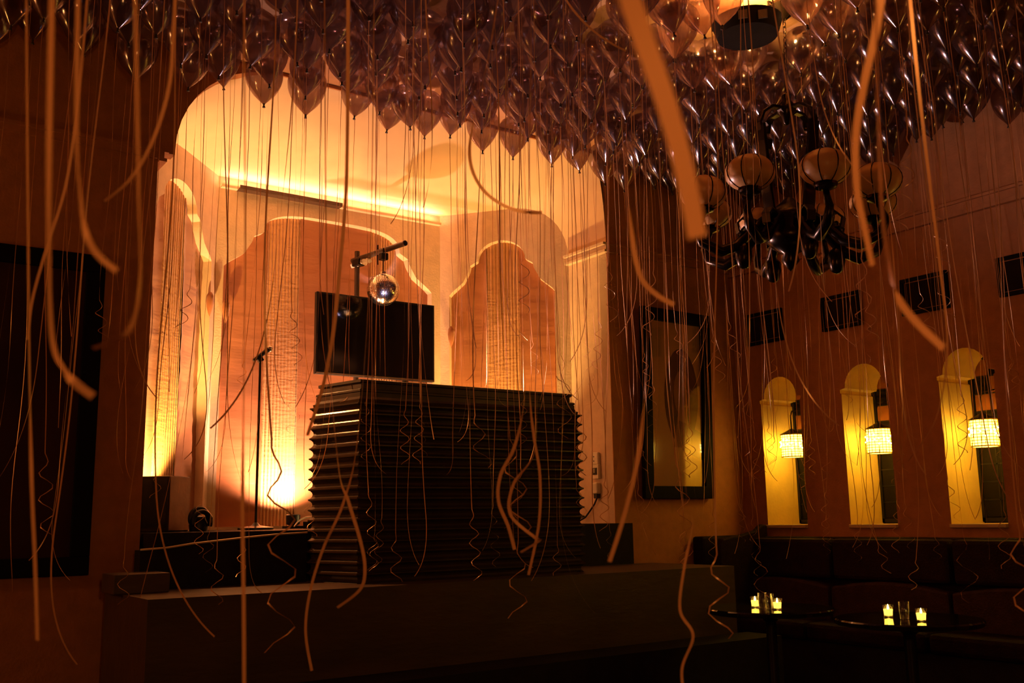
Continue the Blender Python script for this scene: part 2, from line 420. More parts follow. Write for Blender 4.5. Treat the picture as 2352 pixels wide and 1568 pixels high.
# small carved drops at the springing of the arches
for i, (fn, u, z, lab) in enumerate(((fnB, 2.452, 2.83, 'dark carved drop at the left springing of the wide arch'), (fnL, 0.075, 2.86, 'dark carved drop on the right springing of the narrow left arch'),
                        (fnR, 0.088, 2.80, 'dark carved drop at the left springing of the arch right of the television'))):
    m = MB(); c = fn(u+0.012, z, -0.012)
    m.lathe([(0.001, -0.10), (0.012, -0.07), (0.024, -0.03), (0.030, 0.02), (0.026, 0.06), (0.012, 0.085), (0.001, 0.09)], c, 12, False)
    tag(make('carved_drop', m, 'satin', None, True), lab, 'ornament')
# valance board with hidden strip light along the top of the back wall
vt = thing('cove_ledge', 'dark narrow ledge hiding a strip light along the top of the stage back wall', 'light', (3.365, YB-0.05, 3.80))
make('ledge_board', MB().bbox(2.52, 3.38, YB-0.085, YB-0.005, 3.786, 3.796).bbox(2.52, 3.38, YB-0.085, YB-0.075, 3.796, 3.816), 'platform_wood', vt)
make('ledge_strip', MB().bbox(2.39, 4.34, YB-0.05, YB-0.003, 3.790, 3.798).bbox(2.39, 4.34, YB-0.05, YB-0.044, 3.798, 3.810), 'plaster', vt)
l0 = add_light('AREA', 'cove_light', (0, 0, 0), 3.8, PEACH, None, shape='RECTANGLE', size=1.9, size_y=0.02)
l0.parent = vt; l0.location = (0, 0.025, 0.006); l0.rotation_euler = Vector((0, -0.75, 0.65)).to_track_quat('-Z', 'Y').to_euler()

# ================================================================== UPLIGHTS
def uplight(label, loc, aim, energy, color, spot=70, r=0.05, blend=0.8):
    t = thing('uplight', label, 'lamp', loc, 'stage uplights')
    x, y, z = loc
    make('can', MB().lathe([(0.02, 0.02), (r, 0.035), (r*1.05, 0.10), (r*0.95, 0.105), (r*0.9, 0.06)], loc, 18, False), 'black_plastic', t, 'auto')
    make('lens', MB().lathe([(0.001, 0.075), (r*0.9, 0.075)], loc, 18, False), 'lens_glow', t)
    make('base', MB().box((x, y, z+0.012), (0.13, 0.10, 0.02)), 'black_plastic', t, bevel=0.004)
    l = add_light('SPOT', 'uplight_beam', (x, y, z+0.12), energy, color, aim, spot_size=radians(spot), spot_blend=blend, shadow_soft_size=0.03)
    l.parent = t; l.location = (0, 0, 0.12)
    return t
# black speaker box with uplight behind it, left
sp = thing('speaker_box', 'black loudspeaker box with one orange-lit side in front of the narrow left panel', 'speaker', (1.86, 6.42, STZ))
cb = Vector((1.84, 6.50, 0)); m = MB().box((cb.x, cb.y, (STZ+1.545)/2), (0.26, 0.22, 1.545-STZ), rz=radians(45))
make('cabinet', m, 'black_wood', sp, bevel=0.008)
q = Matrix.Rotation(radians(45), 3, 'Z')
c0 = cb + q @ Vector((-0.131, 0, 0)); make('grille', MB().box((c0.x, c0.y, 1.375), (0.006, 0.19, 0.30), rz=radians(45)), 'black_plastic', sp)
c1 = cb + q @ Vector((0, -0.112, 0)); make('lit_side_panel', MB().box((c1.x, c1.y, 1.375), (0.25, 0.004, 0.33), rz=radians(45)), 'box_lit_side', sp)
uplight('small black uplight behind the loudspeaker box lighting the narrow left panel', (1.86, 6.72, STZ), (1.99, 6.99, 2.4), 120, YELLOW, 66)
uplight('small black uplight at the foot of the wide panel beside the booth', (2.97, 7.12, STZ), (2.96, 7.32, 2.05), 95, PEACH, 135)
uplight('small black uplight hidden behind the booth lighting the panel to its right', (4.55, 6.82, STZ), (4.70, 6.93, 2.4), 110, YELLOW, 80)
lb = add_light('AREA', 'added_vault_wash', (3.6, 7.0, 1.27), 4.5, AMBER, (3.45, 7.06, 4.0), shape='RECTANGLE', size=1.1, size_y=0.06, spread=radians(75))
wb = thing('added_light_bar', 'added long low light bar hidden on the stage floor behind the booth', 'lamp', (3.6, 7.0, STZ))  # light bar added out of sight to brighten the vault
make('bar_housing', MB().bbox(3.02, 4.18, 6.95, 7.05, STZ, STZ+0.05), 'black_plastic', wb)
make('bar_lens', MB().bbox(3.05, 4.15, 6.97, 7.03, STZ+0.05, STZ+0.056), 'lens_glow', wb)
lb.parent = wb; lb.location = (0, 0, 0.075)
# lilac lamp behind the booth: lights mirror ball and balloons
LLP = (3.62, 5.57, 2.071)
ll = thing('spot_lamp', 'small flat lilac lamp lying on the back edge of the booth top', 'lamp', LLP)
make('lamp_can', MB().lathe([(0.04, 0.0), (0.05, 0.006), (0.05, 0.024), (0.044, 0.024)], LLP, 16), 'black_plastic', ll, 'auto')
make('lamp_lens', MB().lathe([(0.001, 0.026), (0.042, 0.026)], LLP, 16, False), 'lens_lilac', ll)
l1 = add_light('SPOT', 'lilac_beam', (0, 0, 0), 65, (1.0, 0.64, 0.64), None, spot_size=radians(128), spot_blend=0.5, shadow_soft_size=0.04)
l1.parent = ll; l1.location = (0, 0, 0.07); l1.rotation_euler = Vector((-0.05, -1, 0.95)).to_track_quat('-Z', 'Y').to_euler()
pn_ = thing('pin_spot', 'tiny lilac pin spotlight on the booth aimed at the mirror ball', 'lamp', (3.05, 5.55, 2.071))
make('pin_body', MB().lathe([(0.02, 0.0), (0.025, 0.01), (0.022, 0.05), (0.018, 0.05)], (3.05, 5.55, 2.071), 12), 'black_plastic', pn_, 'auto')
l2 = add_light('SPOT', 'pin_beam', (0, 0, 0), 70, LILAC, None, spot_size=radians(10.5), spot_blend=0.5, shadow_soft_size=0.03)
l2.parent = pn_; l2.location = (0, 0, 0.07); l2.rotation_euler = (Vector((3.53, 6.77, 3.0))-Vector((3.05, 5.55, 2.141))).to_track_quat('-Z', 'Y').to_euler()
pa = thing('added_par_can', 'added amber par can, unseen on the left side wall, lighting the booth side', 'lamp', (1.625, 6.46, 2.62))  # unseen lamp added to light the left side of the booth
PA = Vector((1.625, 6.46, 2.62)); pd = (Vector((2.5, 5.35, 1.35))-PA).normalized()
make('can', MB().tube([PA-pd*0.07, PA-pd*0.05, PA+pd*0.05], [0.015, 0.028, 0.03], 14), 'black_plastic', pa, 'auto')
make('lens', MB().tube([PA+pd*0.05, PA+pd*0.053], 0.026, 14), 'lens_glow', pa)
make('bracket', MB().box((1.59, 6.46, 2.62), (0.04, 0.03, 0.03)), 'dark_metal', pa)
l3 = add_light('SPOT', 'added_par_beam', (0, 0, 0), 70, AMBER, None, spot_size=radians(60), spot_blend=0.6, shadow_soft_size=0.04)
l3.parent = pa; l3.location = pd*0.07; l3.rotation_euler = pd.to_track_quat('-Z', 'Y').to_euler()
# cable loops and the small round thing on the stage
m = MB(); cpts = []
for k in range(41):
    t = k/40; cpts.append((2.93+0.36*t+0.03*sin(t*9), 7.0-0.2*t+0.08*sin(t*12), STZ+0.015+0.07*abs(sin(t*6.5))))
m.tube(cpts, 0.006, 6); tag(make('power_cable', m, 'white_cable', None, True), 'white cable looping over the stage floor beside the booth', 'cable')
HS = 0.62
hp = thing('wedge_monitor', 'small round black stage monitor beside the loudspeaker box', 'speaker', (2.03, 6.34, STZ))
hc = Vector((2.03, 6.34, STZ))
m = MB()
for k in range(2):
    pth = [(hc.x+HS*0.10*cos(a), hc.y-0.02+0.05*k+0.02*cos(a), hc.z+0.06+HS*0.10*sin(a)+0.02*k) for a in [pi*j/14 for j in range(-2, 17)]]
    m.tube(pth, 0.016, 8)
make('coil', m, 'black_plastic', hp, True)
make('monitor_body', MB().lathe([(0.055, 0), (0.06, 0.04), (0.04, 0.09), (0.001, 0.10)], (hc.x, hc.y+0.04, hc.z), 18), 'black_plastic', hp, 'auto')
make('handle', MB().box((hc.x+0.05, hc.y-0.05, hc.z+0.07), (0.02, 0.01, 0.035), rz=0.5), 'platform_wood', hp, bevel=0.003)

# ================================================================== BOOTH
bo = thing('dj_booth', 'large black booth with horizontal scalloped ribs standing in front of the stage', 'booth', (3.38, 5.4, PLZ))
BX0, BX1, BY0, BD = 2.551, 4.204, 5.20, 0.437
TA = tan(radians(14)); CA = cos(radians(14))
def plan(d, back=0.0):
    y0 = BY0+d; y1 = BY0+BD-back
    fx = d/CA
    xl = lambda y: BX0-(y-BY0)*TA+fx; xr = lambda y: BX1+(y-BY0)*TA-fx
    return [(xl(y0), y0), (xr(y0), y0), (xr(y1), y1), (xl(y1), y1)]
def ring(profile):
    m = MB(); n = len(profile)
    for d, z in profile: m.v += [(x, y, z) for x, y in plan(d)]
    for j in range(n-1):
        for k in range(4): m.f.append((j*4+k, j*4+(k+1) % 4, j*4+4+(k+1) % 4, j*4+4+k))
    m.f.append((3, 2, 1, 0)); m.f.append(tuple((n-1)*4+k for k in range(4)))
    return m
make('core', ring([(0.045, PLZ), (0.045, 2.0)]), 'black_wood', bo)
RP = 0.0605; z = 1.925; nr = 0
sc_prof = [(0.040, 0.0), (0.0, 0.0), (0.0, -0.008), (0.013, -0.013), (0.024, -0.022), (0.028, -0.034), (0.024, -0.046), (0.013, -0.0555), (0.004, -0.0598), (0.040, -0.0598)]
proto = None
while z-RP > PLZ-0.01:
    if proto is None:
        proto = make('rib', ring([(d, 1.925+dz) for d, dz in sc_prof]), 'black_wood', bo)
    else:
        r = proto.copy(); COL.objects.link(r); r.parent = bo; r.location.z = z-1.925
    z -= RP
make('cornice_step', ring([(0.025, 1.925), (0.020, 1.945), (0.032, 1.950), (0.040, 1.965), (0.040, 1.99)]), 'black_wood', bo)
make('cornice_lip', ring([(0.05, 1.99), (0.038, 1.995), (0.038, 2.006), (0.05, 2.012)]), 'black_wood', bo)
make('neck', ring([(0.065, 2.012), (0.065, 2.048)]), 'black_wood', bo)
make('counter_top', ring([(0.06, 2.048), (0.052, 2.052), (0.052, 2.066), (0.06, 2.07)]), 'black_wood', bo)

# ================================================================== TV, STAND, MIRROR BALL, MIC
tY = 7.02
tp = [on(728, 664, 1, tY), on(998, 705, 1, tY), on(998, 880, 1, tY), on(725, 855, 1, tY)]
tx0, tx1 = (tp[0].x+tp[3].x)/2, (tp[1].x+tp[2].x)/2; tz1, tz0 = (tp[0].z+tp[1].z)/2, (tp[2].z+tp[3].z)/2
tv = thing('television', 'large black flat television hanging in front of the wide satin panel', 'television', ((tx0+tx1)/2, tY+0.02, tz0))
make('case', MB().bbox(tx0, tx1, tY, tY+0.045, tz0, tz1), 'black_plastic', tv, bevel=0.005)
make('screen', MB().bbox(tx0+0.018, tx1-0.018, tY-0.003, tY+0.002, tz0+0.022, tz1-0.018), 'screen', tv)
make('bezel_edge', MB().bbox(tx0+0.005, tx1-0.005, tY-0.005, tY+0.001, tz0+0.004, tz0+0.014), 'chrome', tv)
make('wall_mount', MB().bbox(tx0+0.3, tx0+0.55, tY+0.045, tY+0.07, tz0+0.2, tz1-0.15), 'dark_metal', tv)
ts = thing('lighting_stand', 'dark pipe stand with a cross pipe reaching forward over the television', 'stand', (3.475, 7.13, STZ))
make('pole', MB().tube([(3.475, 7.13, STZ+0.02), (3.475, 7.13, 3.40)], 0.021, 12), 'grey_pipe', ts, 'auto')
make('foot_plate', MB().box((3.475, 7.13, STZ+0.01), (0.3, 0.2, 0.02)), 'black_plastic', ts)
A = Vector((3.47, 7.20, 3.335)); B = on(931, 558, 0, 3.56)
make('cross_pipe', MB().tube([A, B], 0.022, 14, caps=True), 'grey_pipe', ts, 'auto')
dv = (B-A).normalized()
make('pipe_bore', MB().tube([B-dv*0.002, B+dv*0.002], 0.017, 12), 'black_plastic', ts)
make('clamp', MB().box((3.475, 7.11, 3.30), (0.07, 0.09, 0.06), rz=0.2), 'dark_metal', ts, bevel=0.01)
mt = MB()
for k in range(7): mt.box(A+dv*(0.0+0.035*k)+Vector((random.uniform(-.012,.012), -0.02, -0.035+random.uniform(-.01,.01))), (0.04, 0.03, 0.035), random.uniform(0, 3), random.uniform(-.6, .6), random.uniform(-.6,.6))
make('tape_wrap', mt, 'tape', ts, bevel=0.006)
make('hanging_hook', MB().tube([A+dv*0.36+Vector((0, 0, 0.06)), A+dv*0.36+Vector((0, 0, 0.02)), A+dv*0.36+Vector((0, 0, -0.10))], 0.008, 6), 'dark_metal', ts)
mbp = A+dv*0.50
bc = on(880, 665, 1, mbp.y); mr_ = 37.5/F*(proj(bc)[2])
mbp = Vector((bc.x, bc.y, A.z+dv.z*0.5))
mb_ = thing('mirror_ball', 'mirror-tiled disco ball hanging under the cross pipe before the television', 'disco ball', tuple(bc))
mm = MB(); nl = 48; nlat = 30
for j in range(nlat):
    a0, a1 = -pi/2+pi*j/nlat, -pi/2+pi*(j+1)/nlat; k_ = max(6, int(nl*max(cos(a0), cos(a1))))
    for i in range(k_):
        b0, b1 = 2*pi*i/k_, 2*pi*(i+1)/k_; e = 0.06
        a00, a11 = a0+e*(a1-a0), a1-e*(a1-a0); b00, b11 = b0+e*(b1-b0), b1-e*(b1-b0)
        q4 = [bc+Vector((cos(a)*cos(b), cos(a)*sin(b), sin(a)))*mr_ for a, b in ((a00,b00),(a00,b11),(a11,b11),(a11,b00))]
        mm.add(q4, [(0,1,2,3)])
tiles = make('mirror_tiles', mm, 'mirror', mb_); tiles['kind'] = 'stuff'
make('core_ball', MB().sphere(bc, mr_*0.985, 24, 14), 'dark_metal', mb_, True)
zt = bc.z+mr_
make('ball_cap', MB().lathe([(0.03, -0.004), (0.028, 0.012), (0.008, 0.018)], (bc.x, bc.y, zt), 14), 'chrome', mb_, 'auto')
make('chain', MB().tube([(bc.x, bc.y, zt+0.01), (bc.x, bc.y, zt+0.11)], 0.004, 6), 'dark_metal', mb_)
make('motor', MB().box((bc.x, bc.y, zt+0.135), (0.062, 0.062, 0.055)), 'black_plastic', mb_, bevel=0.008)
make('motor_hook', MB().tube([(bc.x, bc.y, zt+0.16), (bc.x, bc.y, mbp.z)], 0.005, 6), 'dark_metal', mb_)
# microphone
mk = thing('microphone_stand', 'thin black microphone stand with a tilted microphone left of the booth', 'microphone stand', (2.53, 6.7, STZ))
ma, mh = on(582, 828, 1, 6.7), on(616, 803, 1, 6.7); mpv = on(598, 826, 1, 6.7)
make('stand_pole', MB().tube([(mpv.x, 6.7, STZ+0.02), (mpv.x, 6.7, mpv.z)], 0.009, 10), 'black_plastic', mk, 'auto')
make('stand_base', MB().lathe([(0.12, 0), (0.12, 0.015), (0.03, 0.03), (0.012, 0.05)], (mpv.x, 6.7, STZ), 24), 'black_plastic', mk, 'auto')
make('clip', MB().box((mpv.x, 6.7, mpv.z), (0.04, 0.03, 0.03), ry=-0.6), 'black_plastic', mk, bevel=0.004)
dm = (mh-ma).normalized()
make('microphone_body', MB().tube([ma, ma+dm*0.03, mh-dm*0.02, mh], [0.011, 0.013, 0.017, 0.02], 12), 'black_plastic', mk, 'auto')
make('microphone_grille', MB().sphere(mh+dm*0.012, 0.024, 14, 8), 'chrome', mk, True)

# ================================================================== OUTLETS on the right jamb
def jamb_box(y, z, wy, hz, th=0.03): return MB().bbox(XR-th, XR, y-wy/2, y+wy/2, z-hz/2, z+hz/2)
ol = thing('power_socket', 'upper white power socket on the right side wall of the stage', 'socket', (XR, 6.195, 1.66))
make('plate', jamb_box(6.195, 1.71, 0.075, 0.10), 'white_plastic', ol, bevel=0.01)
for dz in (-0.02, 0.015): make('hole', jamb_box(6.205, 1.71+dz, 0.008, 0.008, 0.033), 'black_plastic', ol)
ol = thing('switch_box', 'white switch box with black rocker between two white sockets', 'switch', (XR, 6.195, 1.55))
make('plate', jamb_box(6.197, 1.605, 0.085, 0.115), 'white_plastic', ol, bevel=0.006)
make('switch_window', jamb_box(6.197, 1.608, 0.055, 0.055, 0.034), 'black_plastic', ol)
make('rocker', jamb_box(6.197, 1.613, 0.010, 0.035, 0.038), 'white_plastic', ol)
ol = thing('power_adapter', 'lower white plug adapter with dark cable on the right side wall', 'adapter', (XR, 6.19, 1.42))
make('body', jamb_box(6.19, 1.475, 0.06, 0.09, 0.045), 'white_plastic', ol, bevel=0.01)
make('plug', jamb_box(6.19, 1.415, 0.045, 0.04, 0.04), 'black_plastic', ol, bevel=0.005)
make('cord', MB().tube([(XR-0.02, 6.19, 1.40), (XR-0.025, 6.22, 1.35), (XR-0.02, 6.27, 1.31), (XR-0.03, 6.33, 1.25), (XR-0.05, 6.40, 1.215)], 0.007, 6), 'black_plastic', ol, True)

# ================================================================== PICTURES
def picture(label, fn, u0, u1, v0, v1, fw_, dep=0.035, art='print_dark', rim=None, name='framed_picture', glass='picture_glass'):
    t = thing(name, label, 'picture', fn((u0+u1)/2, v0, 0))
    for a, b, c_, d_ in ((u0, u1, v1-fw_, v1), (u0, u1, v0, v0+fw_), (u0, u0+fw_, v0+fw_, v1-fw_), (u1-fw_, u1, v0+fw_, v1-fw_)):
        make('frame_bar', MB().prism([(a, c_), (b, c_), (b, d_), (a, d_)], fn, 0.0, -dep), 'frame_black', t, bevel=0.004)
    make('print', MB().prism([(u0+fw_, v0+fw_), (u1-fw_, v0+fw_), (u1-fw_, v1-fw_), (u0+fw_, v1-fw_)], fn, 0, -0.008), art, t)
    if rim:
        for a, b, c_, d_ in ((u0+fw_, u1-fw_, v1-fw_-rim, v1-fw_), (u0+fw_, u1-fw_, v0+fw_, v0+fw_+rim), (u0+fw_, u0+fw_+rim, v0+fw_, v1-fw_), (u1-fw_-rim, u1-fw_, v0+fw_, v1-fw_)):
            make('mount_strip', MB().prism([(a, c_), (b, c_), (b, d_), (a, d_)], fn, -0.006, -0.011), 'room_wall', t)
    if glass: make('glass', MB().prism([(u0+fw_*.9, v0+fw_*.9), (u1-fw_*.9, v0+fw_*.9), (u1-fw_*.9, v1-fw_*.9), (u0+fw_*.9, v1-fw_*.9)], fn, -0.016, -0.018), glass, t)
    return t
tilt = 0.03
fnP = lambda u, v, d: (u, YF-0.035-(v-1.37)*tilt+(u-5.8)*tan(radians(2.5))+d, v)
pt = picture('tall black framed portrait of a dark haired figure, hung beside the stage opening', fnP, 5.395, 6.20, 1.385, 2.93, 0.10, 0.04, 'print_beige')
def blob(cu, cv, ru, rv_, n=28, sq=1.0): return [(cu+ru*cos(2*pi*k/n), cv+rv_*sin(2*pi*k/n)*(1 if sin(2*pi*k/n) > 0 else sq)) for k in range(n)]
make('printed_hair', MB().prism(blob(5.86, 2.22, 0.20, 0.40), fnP, -0.008, -0.0095), 'print_hair', pt)
make('printed_face', MB().prism(blob(5.865, 2.25, 0.095, 0.19), fnP, -0.0095, -0.011), 'print_face', pt)
make('printed_neck', MB().prism([(5.82, 2.12), (5.91, 2.12), (5.98, 1.80), (5.76, 1.80)], fnP, -0.0093, -0.0107), 'print_face', pt)
make('printed_garment', MB().prism([(5.82, 2.02), (5.90, 2.0), (6.10, 1.92), (6.10, 1.70), (5.86, 1.78)], fnP, -0.0094, -0.0115), 'print_hair', pt)
fnS = lambda u, v, d: (u, YF+d, v)
picture('large dark picture in a broad black frame on the wall left of the stage', fnS, 0.30, 1.30, 0.98, 2.79, 0.10, 0.04, 'print_brown', glass=None)
fnRW = lambda u, v, d: (RW+d, u, v)
for (a, b, lab) in ((5.44, 5.83, 'small dark framed print on the right wall, nearest the portrait'), (4.665, 5.035, 'small dark framed print above the gap between the first two lamp niches'),
                    (3.93, 4.31, 'small dark framed print above the third lamp niche'), (3.17, 3.56, 'small dark framed print at the right edge of the picture')):
    picture(lab, fnRW, a, b, 2.685, 2.962, 0.028, 0.03, 'print_dark', 0.006, glass=None)

# ================================================================== LAMP NICHES: windows, sills, beaded lamps
pane_me = {}
for wi, (y0, y1) in enumerate(WIN):
    wz0, wz1 = 1.17, 2.40; xw = RW+0.40
    wo = MB()
    for a, b, c_, d_ in ((y0-0.03, y0+0.02, wz0, wz1), (y1-0.02, y1+0.03, wz0, wz1), (y0, y1, wz0, wz0+0.03), (y0, y1, wz1-0.05, wz1)): wo.bbox(xw, xw+0.03, a, b, c_, d_)
    win = struct('window_%d' % (wi+1), wo, 'lead')
    cols, rws = 3, 9; cw = (y1-y0-0.04)/cols; rh = (wz1-wz0-0.08)/rws
    for r in range(rws):
        for c_ in range(cols):
            amber = r >= 6 and (r+c_) % 3 != 0
            mtn = 'pane_amber' if amber else 'pane_dark'
            if mtn not in pane_me:
                pane_me[mtn] = make('pane', MB().box((0, 0, 0), (0.008, cw-0.01, rh-0.01)), mtn, None, bevel=0.0); base = pane_me[mtn]
            else:
                base = pane_me[mtn].copy(); COL.objects.link(base)
            base.parent = win; base.location = (xw+0.015, y0+0.02+cw*(c_+.5), wz0+0.03+rh*(r+.5))
    for r in range(1, rws): make('lead_bar', MB().bbox(xw+0.008, xw+0.02, y0, y1, wz0+0.03+rh*r-0.005, wz0+0.03+rh*r+0.005), 'lead', win)
    for c_ in range(1, cols): make('lead_bar', MB().bbox(xw+0.008, xw+0.02, y0+0.02+cw*c_-0.005, y0+0.02+cw*c_+0.005, wz0, wz1), 'lead', win)
    make('window_backing', MB().bbox(xw+0.03, xw+0.04, y0-0.05, y1+0.05, 1.1, 2.45), 'lead', win)
    so = make('window_sill', MB().bbox(RW-0.03, xw+0.02, y0-0.0, y1+0.0, 1.135, 1.162), 'sill', win, bevel=0.004)
LAMPY = [(5.535, 1.81), (4.70, 1.79), (3.85, 1.785), (3.03, 1.785), (2.20, 1.785)]
nl = ['glowing beaded drum lamp in the niche nearest the portrait', 'glowing beaded drum lamp in the middle niche of the right wall', 'glowing beaded drum lamp in the niche nearest the right edge, largest of the three',
      'glowing beaded drum lamp in the niche just outside the right edge', 'glowing beaded drum lamp in the farthest niche outside the right edge']
LR, LH, LX = 0.092, 0.185, 6.73
lamp0 = thing('beaded_lamp', nl[0], 'lamp', (0, 0, 0), 'beaded lamps in the niches')
make('shade', MB().lathe([(LR*0.93, -LH/2), (LR, -LH/2+0.02), (LR, LH/2-0.02), (LR*0.94, LH/2)], n=28, caps=True), 'bead_glow', lamp0, True)
wm_ = MB()
for k in range(10):
    zz = -LH/2+LH*k/9; wm_.tube([(LR*1.03*cos(a), LR*1.03*sin(a), zz) for a in [2*pi*i/24 for i in range(25)]], 0.0025, 4, False)
for k in range(22):
    a = 2*pi*k/22; wm_.tube([(LR*1.03*cos(a), LR*1.03*sin(a), -LH/2), (LR*1.03*cos(a), LR*1.03*sin(a), LH/2)], 0.0025, 4, False)
bw = make('bead_net', wm_, 'bead_wire', lamp0); bw['kind'] = 'stuff'
bb = MB(); rb = random.Random(3)
for k in range(34):
    a = 2*pi*(k % 17)/17+0.1*rb.random(); bb.sphere((LR*1.05*cos(a), LR*1.05*sin(a), (0.035 if k < 17 else -0.01)+rb.uniform(-.02, .02)), 0.0065, 8, 5)
bu = make('bead_lights', bb, 'bulb_glow', lamp0, True); bu['kind'] = 'stuff'
make('top_ring', MB().lathe([(LR*1.02, LH/2-0.004), (LR*1.05, LH/2+0.006), (LR*0.5, LH/2+0.03), (0.012, LH/2+0.05)], n=24), 'dark_metal', lamp0, 'auto')
make('hanging_rod', MB().tube([(0, 0, LH/2+0.04), (0, 0, LH/2+0.16), (0.02, 0, LH/2+0.20), (0.20, 0, LH/2+0.23), (0.25, 0, LH/2+0.23)], 0.006, 6), 'dark_metal', lamp0, True)
make('bottom_ring', MB().lathe([(LR*1.0, -LH/2-0.004), (LR*1.04, -LH/2), (LR*1.0, -LH/2+0.006)], n=24, caps=False), 'dark_metal', lamp0, True)
for i, (ly, lz) in enumerate(LAMPY):
    o = lamp0 if i == 0 else dup(lamp0)
    o.location = (LX, ly, lz); o['label'] = nl[i]

# unseen wall lamps added to brighten the right wall and the ribbons
for (x, y, z_, lab, e) in ((6.5, 0.9, 2.35, 'added amber globe wall lamp on the right wall behind the viewpoint', 7), (6.5, -1.8, 2.35, 'added amber globe wall lamp on the right wall near the rear', 7),
                        (2.2, -4.0, 2.35, 'added amber globe wall lamp on the rear wall', 6), (-3.0, 5.2, 2.35, 'added amber globe wall lamp on the unseen left wall', 125),
                        (-1.1, 5.9, 2.35, 'added amber globe wall lamp beyond the left edge, on the stage wall', 14)):
    t = thing('added_wall_lamp', lab, 'lamp', (x, y, z_), 'added amber wall lamps out of view')
    make('globe', MB().sphere((x, y, z_), 0.08, 18, 10), 'bead_glow', t, True)
    make('wall_cup', MB().lathe([(0.05, -0.12), (0.06, -0.10), (0.045, -0.07), (0.05, -0.06)], (x, y, z_), 16), 'bronze', t, 'auto')
    l = add_light('POINT', 'added_wall_glow', (0, 0, 0), e, AMBER, shadow_soft_size=0.09); l.parent = t; l.location = (0, 0, 0)

pl_ = thing('added_pendant', 'added amber globe pendant lamp, unseen behind the viewpoint, lighting the near ribbons', 'lamp', (0.10, -0.65, 1.90))  # unseen lamp added to brighten the ribbons close to the lens
make('globe', MB().sphere((0.10, -0.65, 1.90), 0.09, 18, 10), 'bead_glow', pl_, True)
make('cord', MB().tube([(0.10, -0.65, 2.02), (0.10, -0.65, ZC)], 0.005, 6), 'black_plastic', pl_)
make('cap', MB().lathe([(0.05, 0.07), (0.055, 0.09), (0.02, 0.12), (0.001, 0.125)], (0.10, -0.65, 1.90), 16), 'bronze', pl_, 'auto')
l = add_light('SPOT', 'added_pendant_glow', (0, 0, 0), 20, AMBER, shadow_soft_size=0.09, spot_size=radians(170), spot_blend=0.3); l.parent = pl_; l.location = (0.0, 0.12, 0); l.rotation_euler = Vector((0.0, 1, -0.1)).to_track_quat('-Z', 'Y').to_euler()

# ================================================================== BANQUETTE
bq = thing('banquette', 'long dark leather banquette running below the lamp niches', 'bench', (6.35, 4.0, 0))
make('bench_base', MB().bbox(6.05, 6.56, 1.0, 5.95, 0.0, 0.34), 'stage_black', bq)
make('back_board', MB().bbox(6.50, 6.585, 1.0, 5.95, 0.34, 1.07), 'leather', bq, bevel=0.02)
for k in range(5):
    ya = 5.93-0.98*k
    make('back_cushion', MB().bbox(6.38, 6.50, ya-0.96, ya, 0.76, 1.06), 'leather', bq, bevel=0.03)
    m = MB(); prof = []
    for j in range(13):
        t = j/12; m_ = 0.03*sin(pi*t)
        prof.append((ya-0.96*t, 0.71+0.05*sin(pi*t)))
    m.prism(prof+[(ya-0.96, 0.42), (ya, 0.42)], lambda u, v, d: (d, u, v), 6.34, 6.50)
    make('lumbar_cushion', m, 'leather_brown', bq, bevel=0.02)
    make('seat_cushion', MB().bbox(6.03, 6.42, ya-0.96, ya, 0.34, 0.47), 'leather', bq, bevel=0.03)
make('end_panel', MB().prism([(5.98, 0.0), (6.55, 0.0), (6.55, 1.16), (6.50, 1.17), (6.42, 1.12), (6.20, 1.08), (6.02, 1.06), (5.98, 1.0)], lambda u, v, d: (u, d, v), 5.70, 5.76), 'leather', bq, bevel=0.012)
make('corner_back', MB().bbox(5.95, 6.5, 5.86, 5.98, 0.3, 1.08), 'leather', bq, bevel=0.02)

# ================================================================== TABLES, CANDLES, GLASSES
def table(label, x, y, r=0.36):
    t = thing('side_table', label, 'table', (x, y, 0))
    make('table_top', MB().lathe([(0.001, 0.69), (r-0.01, 0.69), (r, 0.697), (r, 0.713), (r-0.006, 0.72), (0.001, 0.72)], (x, y, 0), 40, False), 'table_black', t, 'auto')
    make('pedestal', MB().lathe([(0.045, 0.02), (0.03, 0.08), (0.03, 0.64), (0.08, 0.69)], (x, y, 0), 16), 'dark_metal', t, 'auto')
    make('foot', MB().lathe([(0.22, 0), (0.22, 0.015), (0.05, 0.035)], (x, y, 0), 28), 'dark_metal', t, 'auto')
table('round glossy black table with two candles, farther one nearer the banquette corner', 4.60, 4.02)
table('round glossy black table with two candles, nearer the right edge', 4.62, 3.14)
c_first = None
for (px, py, lab) in ((1735, 1394, 'left votive candle on the far round table'), (1786, 1399, 'right votive candle on the far round table'),
                 (2041, 1416, 'left votive candle on the table near the right edge'), (2117, 1426, 'right votive candle on the table near the right edge')):
    p = on(px, py, 2, 0.722)
    if c_first is None:
        t = thing('votive_candle', lab, 'candle', (0, 0, 0), 'votive candles on the tables')
        make('glass_cup', MB().lathe([(0.001, 0.0), (0.019, 0.0), (0.024, 0.05), (0.0225, 0.05), (0.018, 0.004), (0.001, 0.004)], n=20, caps=False), 'clear_glass', t, True)
        make('wax', MB().lathe([(0.001, 0.006), (0.0165, 0.006), (0.0195, 0.032), (0.001, 0.030)], n=18, caps=False), 'candle_glow', t, True)
        make('flame_tip', MB().lathe([(0.001, 0.030), (0.005, 0.036), (0.0035, 0.044), (0.0005, 0.052)], n=10, caps=False), 'flame', t, True)
        c_first = t
    else:
        t = dup(c_first)
    t['label'] = lab; t.location = p; t.scale = (1.2, 1.2, 1.2)
g_first = None
